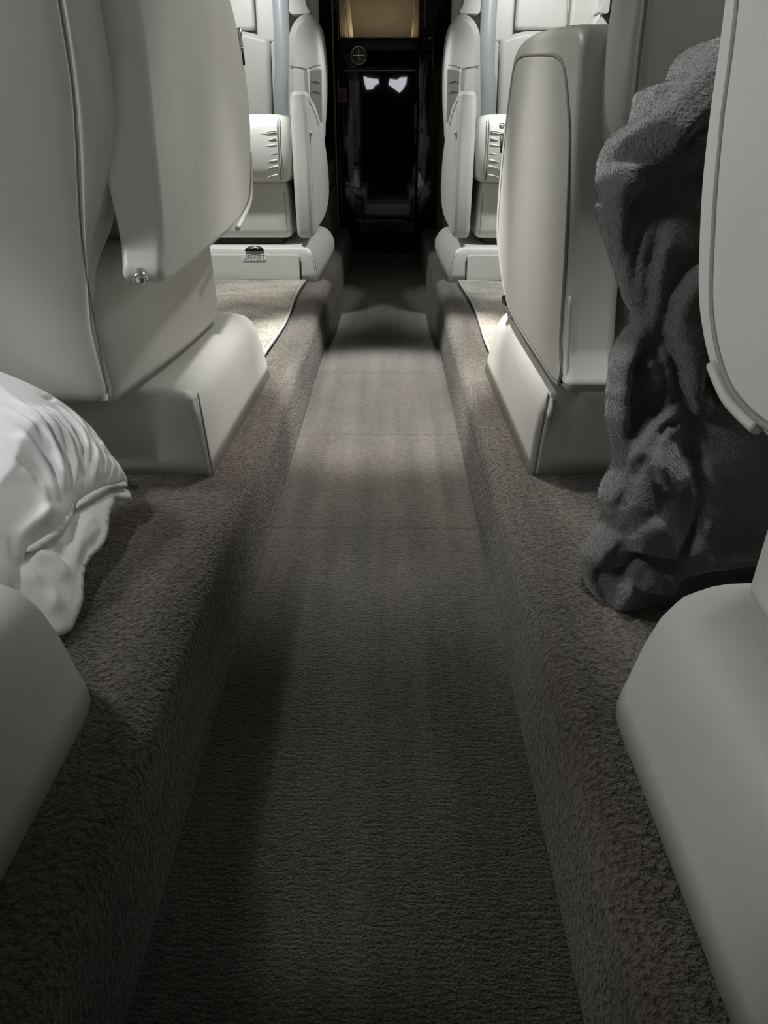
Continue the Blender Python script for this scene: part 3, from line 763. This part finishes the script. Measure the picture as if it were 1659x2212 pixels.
# ================================================================== grey plush blanket stuffed between the two right-hand seats
bl_out = [(1590, 70), (1548, 86), (1510, 96), (1470, 112), (1446, 140), (1428, 184), (1392, 192), (1366, 206), (1360, 240), (1350, 268), (1322, 286), (1300, 312), (1288, 350), (1283, 390), (1290, 430), (1284, 446), (1296, 500),
          (1310, 540), (1326, 590), (1342, 640), (1362, 684), (1346, 712), (1322, 746), (1312, 800), (1306, 860), (1306, 920), (1318, 968), (1314, 1012), (1292, 1056), (1291, 1086), (1300, 1108), (1284, 1142),
          (1254, 1186), (1253, 1236), (1276, 1288), (1312, 1326), (1352, 1350), (1420, 1362), (1540, 1364), (1690, 1352), (1760, 1200), (1780, 900), (1760, 500), (1700, 160)]
FOLD = [
    # broad forms
    ([(1600, 110), (1510, 165), (1445, 245), (1385, 310), (1330, 372)], .040, .055), ([(1312, 368), (1298, 436)], .030, .032), ([(1436, 200), (1392, 222), (1374, 262)], .010, .018),
    ([(1620, 334), (1505, 340), (1442, 358), (1410, 384)], .016, .014), ([(1366, 455), (1346, 525), (1343, 600), (1358, 668)], .012, .010), ([(1620, 560), (1520, 640), (1470, 740)], .022, .050),
    ([(1390, 724), (1348, 744), (1326, 820), (1318, 890), (1328, 956)], .018, .013), ([(1378, 766), (1384, 800), (1396, 838)], .014, .009), ([(1404, 750), (1420, 820), (1408, 868)], .012, .008),
    ([(1440, 875), (1400, 905), (1368, 945), (1338, 995), (1312, 1040), (1298, 1080)], .016, .011), ([(1430, 940), (1385, 1000), (1350, 1070), (1315, 1140), (1282, 1210)], .022, .034),
    ([(1455, 970), (1452, 1040), (1420, 1100), (1380, 1140)], .018, .026), ([(1560, 1230), (1480, 1262), (1440, 1310)], .020, .026), ([(1400, 1225), (1360, 1215)], .012, .018), ([(1700, 960), (1600, 1040), (1540, 1140)], .014, .05),
    ([(1330, 1230), (1316, 1290)], .014, .010), ([(1500, 430), (1440, 500), (1410, 570)], .012, .022),
    # overlapping layers
    ([(1430, 172), (1440, 200), (1426, 226), (1396, 262), (1348, 292)], (.020,), .05), ([(1396, 388), (1418, 360), (1462, 320), (1560, 280)], (.034,), .05), ([(1408, 392), (1450, 380), (1600, 372)], (.024,), .022),
    ([(1338, 570), (1336, 500), (1352, 436), (1400, 420)], (.020,), .03), ([(1414, 490), (1396, 560), (1388, 640), (1394, 706)], (.020,), .045), ([(1382, 470), (1366, 540), (1364, 620), (1372, 680)], (.014,), .018),
    ([(1510, 540), (1458, 600), (1430, 645), (1424, 705), (1440, 770), (1450, 830), (1480, 886), (1506, 898)], (.030,), .060),
    ([(1346, 940), (1346, 850), (1353, 782), (1380, 742)], (.022,), .018), ([(1374, 762), (1379, 800), (1394, 846)], (.012,), .012), ([(1400, 744), (1416, 790), (1420, 850), (1396, 890)], (.012,), .025),
    ([(1450, 860), (1402, 888), (1366, 930), (1334, 980)], (.018,), .022), ([(1476, 916), (1430, 905), (1390, 936), (1355, 1000), (1330, 1062), (1310, 1116)], (.022,), .040),
    ([(1366, 956), (1385, 1010), (1420, 1048)], (.022,), .030), ([(1466, 920), (1480, 1000), (1483, 1060), (1472, 1120), (1440, 1166), (1434, 1206)], (.026,), .030),
    ([(1410, 1070), (1360, 1095), (1320, 1142)], (.016,), .030), ([(1330, 1166), (1380, 1168), (1440, 1178)], (.022,), .035), ([(1440, 1200), (1402, 1208), (1362, 1177), (1342, 1200), (1328, 1240), (1308, 1304)], (.022,), .028),
    ([(1346, 1228), (1390, 1256), (1450, 1260)], (.018,), .026), ([(1432, 1246), (1480, 1212), (1560, 1196), (1700, 1190)], (.034,), .060), ([(1700, 1224), (1540, 1232), (1470, 1250), (1432, 1290), (1412, 1350)], (.022,), .040),
    ([(1304, 1296), (1276, 1236), (1290, 1196), (1326, 1136)], (.014,), .014), ([(1316, 1010), (1300, 1060), (1302, 1104), (1322, 1080)], (.010,), .012), ([(1700, 1290), (1580, 1296), (1500, 1340)], (.016,), .03),
    # hollows
    ([(1480, 800), (1506, 806), (1530, 840), (1520, 870)], -.045, .018), ([(1352, 1215), (1330, 1210), (1296, 1215)], -.012, .006), ([(1600, 430), (1490, 404), (1430, 400)], -.020, .020),
]
BP0, BN = Vector((.30, .735, .14)), Vector((-.10, -1, .24))
bl = cloth_body('blanket', bl_out, BP0, BN, PLUSH, None, FOLD, edge=.030, dome=(.020, .08), back=.045, step=.0036, noise=.0004, rough_edge=.0012, smooth_it=3)
bl['label'] = 'crumpled grey plush blanket stuffed between the two right-hand seats'; bl['category'] = 'blanket'

ps = bl.modifiers.new('pile', 'PARTICLE_SYSTEM').particle_system.settings
ps.type = 'HAIR'; ps.count = 60000; ps.hair_length = .0016; ps.hair_step = 2; ps.render_type = 'PATH'
ps.brownian_factor = .0006; ps.length_random = .6; ps.root_radius = .35; ps.tip_radius = .1; ps.radius_scale = .001
ps.distribution = 'RAND'; ps.use_advanced_hair = True; ps.normal_factor = .0004; ps.factor_random = .0003

# ================================================================== white pillow on the left side floor
pa, pb, pc = onz(160, 1362, .150), onz(276, 1060, .200), onp(0, 812, Vector((0, .93, 0)), Vector((0, 1, 0)))
PN = (pb - pa).cross(pc - pa).normalized()
body = [(-120, 790), (-40, 796), (0, 811), (60, 836), (112, 864), (160, 898), (200, 940), (232, 984), (258, 1016), (272, 1040), (272, 1050), (246, 1058), (214, 1070), (170, 1090), (160, 1100), (150, 1130), (128, 1158), (96, 1178), (62, 1192),
        (50, 1212), (34, 1226), (34, 1256), (20, 1290), (0, 1304), (-120, 1320), (-200, 1100)]
WR = [([(0, 930), (30, 955), (56, 980), (88, 1010), (112, 1048), (120, 1078)], .010, .007), ([(0, 984), (38, 1008), (70, 1040), (92, 1078), (104, 1108)], .012, .008), ([(48, 922), (86, 956), (112, 984), (132, 1022), (146, 1066)], .009, .006),
      ([(78, 912), (118, 950), (140, 988), (150, 1040)], .007, .005), ([(110, 900), (140, 938), (160, 978), (170, 1040)], .006, .004), ([(140, 905), (168, 950), (184, 1000), (188, 1050)], .007, .004), ([(162, 905), (194, 950), (209, 1000), (212, 1042)], .006, .004),
      ([(188, 930), (214, 970), (228, 1010), (232, 1044)], .006, .004), ([(205, 955), (232, 995), (246, 1024), (250, 1042)], .005, .003), ([(20, 1050), (60, 1080), (76, 1120), (80, 1160)], .012, .010), ([(0, 1030), (50, 1066), (70, 1110)], -.010, .008),
      ([(0, 955), (40, 984), (76, 1018), (104, 1060)], -.008, .006), ([(96, 966), (124, 1010), (138, 1070)], -.008, .005), ([(130, 990), (152, 1040), (150, 1070)], -.008, .004), ([(30, 1190), (60, 1150), (110, 1120)], .008, .010), ([(0, 1180), (30, 1220), (50, 1200)], -.010, .007),
      ([(148, 960), (172, 1000), (180, 1050)], -.006, .003), ([(176, 960), (198, 1000), (201, 1050)], -.006, .003), ([(202, 980), (219, 1010), (222, 1046)], -.005, .003), ([(60, 868), (84, 885), (110, 872)], -.006, .004)]
WR = [(l, a_ * (.55 if abs(a_) > .008 else .8), w_ * .9) for l, a_, w_ in WR]
rr = random.Random(21)
G0 = [(-20, 905), (40, 960), (80, 1015), (108, 1090)]; G1 = [(196, 925), (224, 965), (243, 1008), (250, 1044)]
for k in range(26):      # gathers running down to the hem
    f = (k + rr.uniform(-.3, .3)) / 25
    l = [(a_[0] + (c_[0] - a_[0]) * f + rr.uniform(-4, 4), a_[1] + (c_[1] - a_[1]) * f) for a_, c_ in zip(G0, G1)]
    WR.append((l[rr.choice((0, 0, 1)):], rr.choice((-1, 1)) * rr.uniform(.003, .0055) * (1 - .35 * f), .0055 - .0028 * f))
pw = cloth_body('pillow', body, pa, PN, COTTON, None, WR, edge=.022, dome=(.045, .10), back=.012, step=.0032, fold_fade=.02)
pw['label'] = 'white cotton pillow with an open pillowcase on the left side floor'; pw['category'] = 'pillow'
PN2 = PN if PN.dot(EYE - pa) > 0 else -PN
und = [(272, 1056), (284, 1072), (283, 1080), (266, 1080), (250, 1077), (246, 1094), (238, 1112), (234, 1150), (222, 1180), (192, 1212), (182, 1248), (180, 1296), (168, 1332), (148, 1366), (100, 1372), (-60, 1340), (-60, 1240), (60, 1150), (150, 1080), (220, 1054)]
WU = [([(200, 1120), (176, 1150), (150, 1230)], .006, .006), ([(150, 1100), (150, 1160), (130, 1220)], -.005, .006), ([(60, 1200), (110, 1220), (140, 1260)], .008, .010), ([(40, 1240), (90, 1280), (124, 1330)], .008, .010), ([(232, 1100), (214, 1160), (182, 1200), (166, 1250), (158, 1320), (146, 1350)], -.004, .0025),
      ([(100, 1170), (140, 1210), (160, 1240)], -.006, .008), ([(180, 1180), (190, 1160), (206, 1140)], .005, .004), ([(70, 1250), (110, 1300)], -.005, .006)]
o = cloth_body('pillowcase_back', und, pa - PN2 * .004, PN, COTTON, pw, WU, edge=.005, dome=(.003, .03), back=.003, step=.005, fold_fade=.008)
hem1 = [(262, 1026), (274, 1042), (275, 1052), (256, 1054), (240, 1058), (214, 1074), (190, 1088), (166, 1100), (163, 1082), (190, 1062), (214, 1050), (238, 1038)]
cloth_body('pillowcase_hem', hem1, pa + PN2 * .006, PN, COTTON, pw, [([(240, 1044), (210, 1062), (180, 1080)], .004, .006)], edge=.003, dome=(.003, .02), back=.003, step=.004)
hem2 = [(140, 1068), (162, 1070), (161, 1098), (152, 1130), (128, 1158), (96, 1180), (62, 1194), (54, 1180), (84, 1162), (110, 1138), (128, 1108)]
rr = random.Random(8)
cloth_body('pillowcase_hem', hem2, pa + PN2 * .009, PN, COTTON, pw, [([(100 + k * 9, 1160 - k * 11), (112 + k * 9, 1172 - k * 11)], .004, .003) for k in range(5)], edge=.003, dome=(.004, .02), back=.003, step=.004)

# ================================================================== light
def area(name, loc, target, size, power, col=(1, 1, 1), spread=math.pi):
    l = bpy.data.lights.new(name, 'AREA'); l.shape = 'RECTANGLE'; l.size, l.size_y = size; l.energy = power; l.color = col; l.spread = spread
    o = bpy.data.objects.new(name, l); COL.objects.link(o); o.location = loc
    o.rotation_euler = (Vector(target) - Vector(loc)).to_track_quat('-Z', 'Y').to_euler(); return o
def spot(name, loc, target, ang, power, blend=.3, rad=.03, col=(1, 1, 1)):
    l = bpy.data.lights.new(name, 'SPOT'); l.energy = power; l.spot_size = math.radians(ang); l.spot_blend = blend; l.shadow_soft_size = rad; l.color = col
    o = bpy.data.objects.new(name, l); COL.objects.link(o); o.location = loc
    o.rotation_euler = (Vector(target) - Vector(loc)).to_track_quat('-Z', 'Y').to_euler(); return o
WHITE = (.97, 1.0, .985)
WARM = (1, .985, .94)
for side in (-1, 1):
    mx = (lambda x: x) if side < 0 else MX
    spot('reading_or_fill_spot', (mx(-.60), 2.95, 1.46), (mx(-.66), 3.40, .90), 68, 15, .5, .04, WHITE)      # on the far backrests
    spot('reading_or_fill_spot', (mx(-.60), 2.40, 1.46), (mx(-.63), 2.74, .40), 51, 56, .55, .04, WHITE)      # on their cushions and mats
    spot('reading_or_fill_spot', (mx(.36), 1.9, 1.46), (mx(-.29), 1.38, .62), 38, 19 if side < 0 else 16, .6, .05, WARM)         # fill added across the aisle for the armrests ahead
    spot('reading_or_fill_spot', (mx(-.52), 1.95, 1.46), (mx(-.42), 2.00, .14), 42, 30, .7, .04, WARM)       # extra fill added over the mats and side floors
    spot('reading_or_fill_spot', (mx(-.66), 3.02, 1.46), (mx(.22), 2.98, .58), 46, 38, .4, .03, WHITE)      # on the aisle side of the seat opposite
    area('window_fill', (mx(-.99), .80, 1.13), (mx(1.0), .55, .80), (.26, .30), 20 if side < 0 else 3, WHITE)  # fill added at an unseen window to brighten the seats opposite
    area('window_fill', (mx(-.99), -.30, 1.11), (mx(1.0), .1, .9), (.26, .30), .8, WHITE)  # weak fill added at the window behind the camera
spot('aisle_pool_spot', (-.01, 1.86, 1.47), (-.01, 1.84, 0), 40, 205, .55, .03, WARM)  # spot added overhead to make the pool of light on the carpet
spot('aisle_pool_spot', (-.01, 1.58, 1.47), (.01, 1.33, 0), 44, 95, 1.0, .03, WARM)  # second spot added to soften the near end of that pool
spot('reading_or_fill_spot', (-.64, .30, 1.44), (-.64, .80, .25), 32, 25, .8, .05, WHITE)  # fill added to brighten the pillow
spot('reading_or_fill_spot', (.06, .92, 1.47), (.37, .82, .42), 30, 34, .8, .04, WHITE)  # fill added from above to bring out the blanket's folds
area('niche_lamp', (-.06, YB + .03, 1.0425), (-.06, YB + .06, 1.5), (.3, .03), .35, (1, .86, .66))
w = bpy.data.worlds.new('night'); scene.world = w; w.use_nodes = True
w.node_tree.nodes['Background'].inputs['Color'].default_value = (.02, .02, .022, 1)

# ================================================================== camera
cam = bpy.data.cameras.new('camera'); co = bpy.data.objects.new('camera', cam); COL.objects.link(co)
cam.sensor_fit = 'VERTICAL'; cam.sensor_height = 24.0; cam.lens = F / 2212 * 24.0; cam.clip_start = .02
co.location = EYE
co.rotation_euler = (math.pi / 2 - TH, 0, YAW)
scene.camera = co
scene.view_settings.view_transform = 'Standard'; scene.view_settings.look = 'None'
scene.view_settings.exposure = 0; scene.view_settings.gamma = 1; scene.view_settings.use_curve_mapping = False
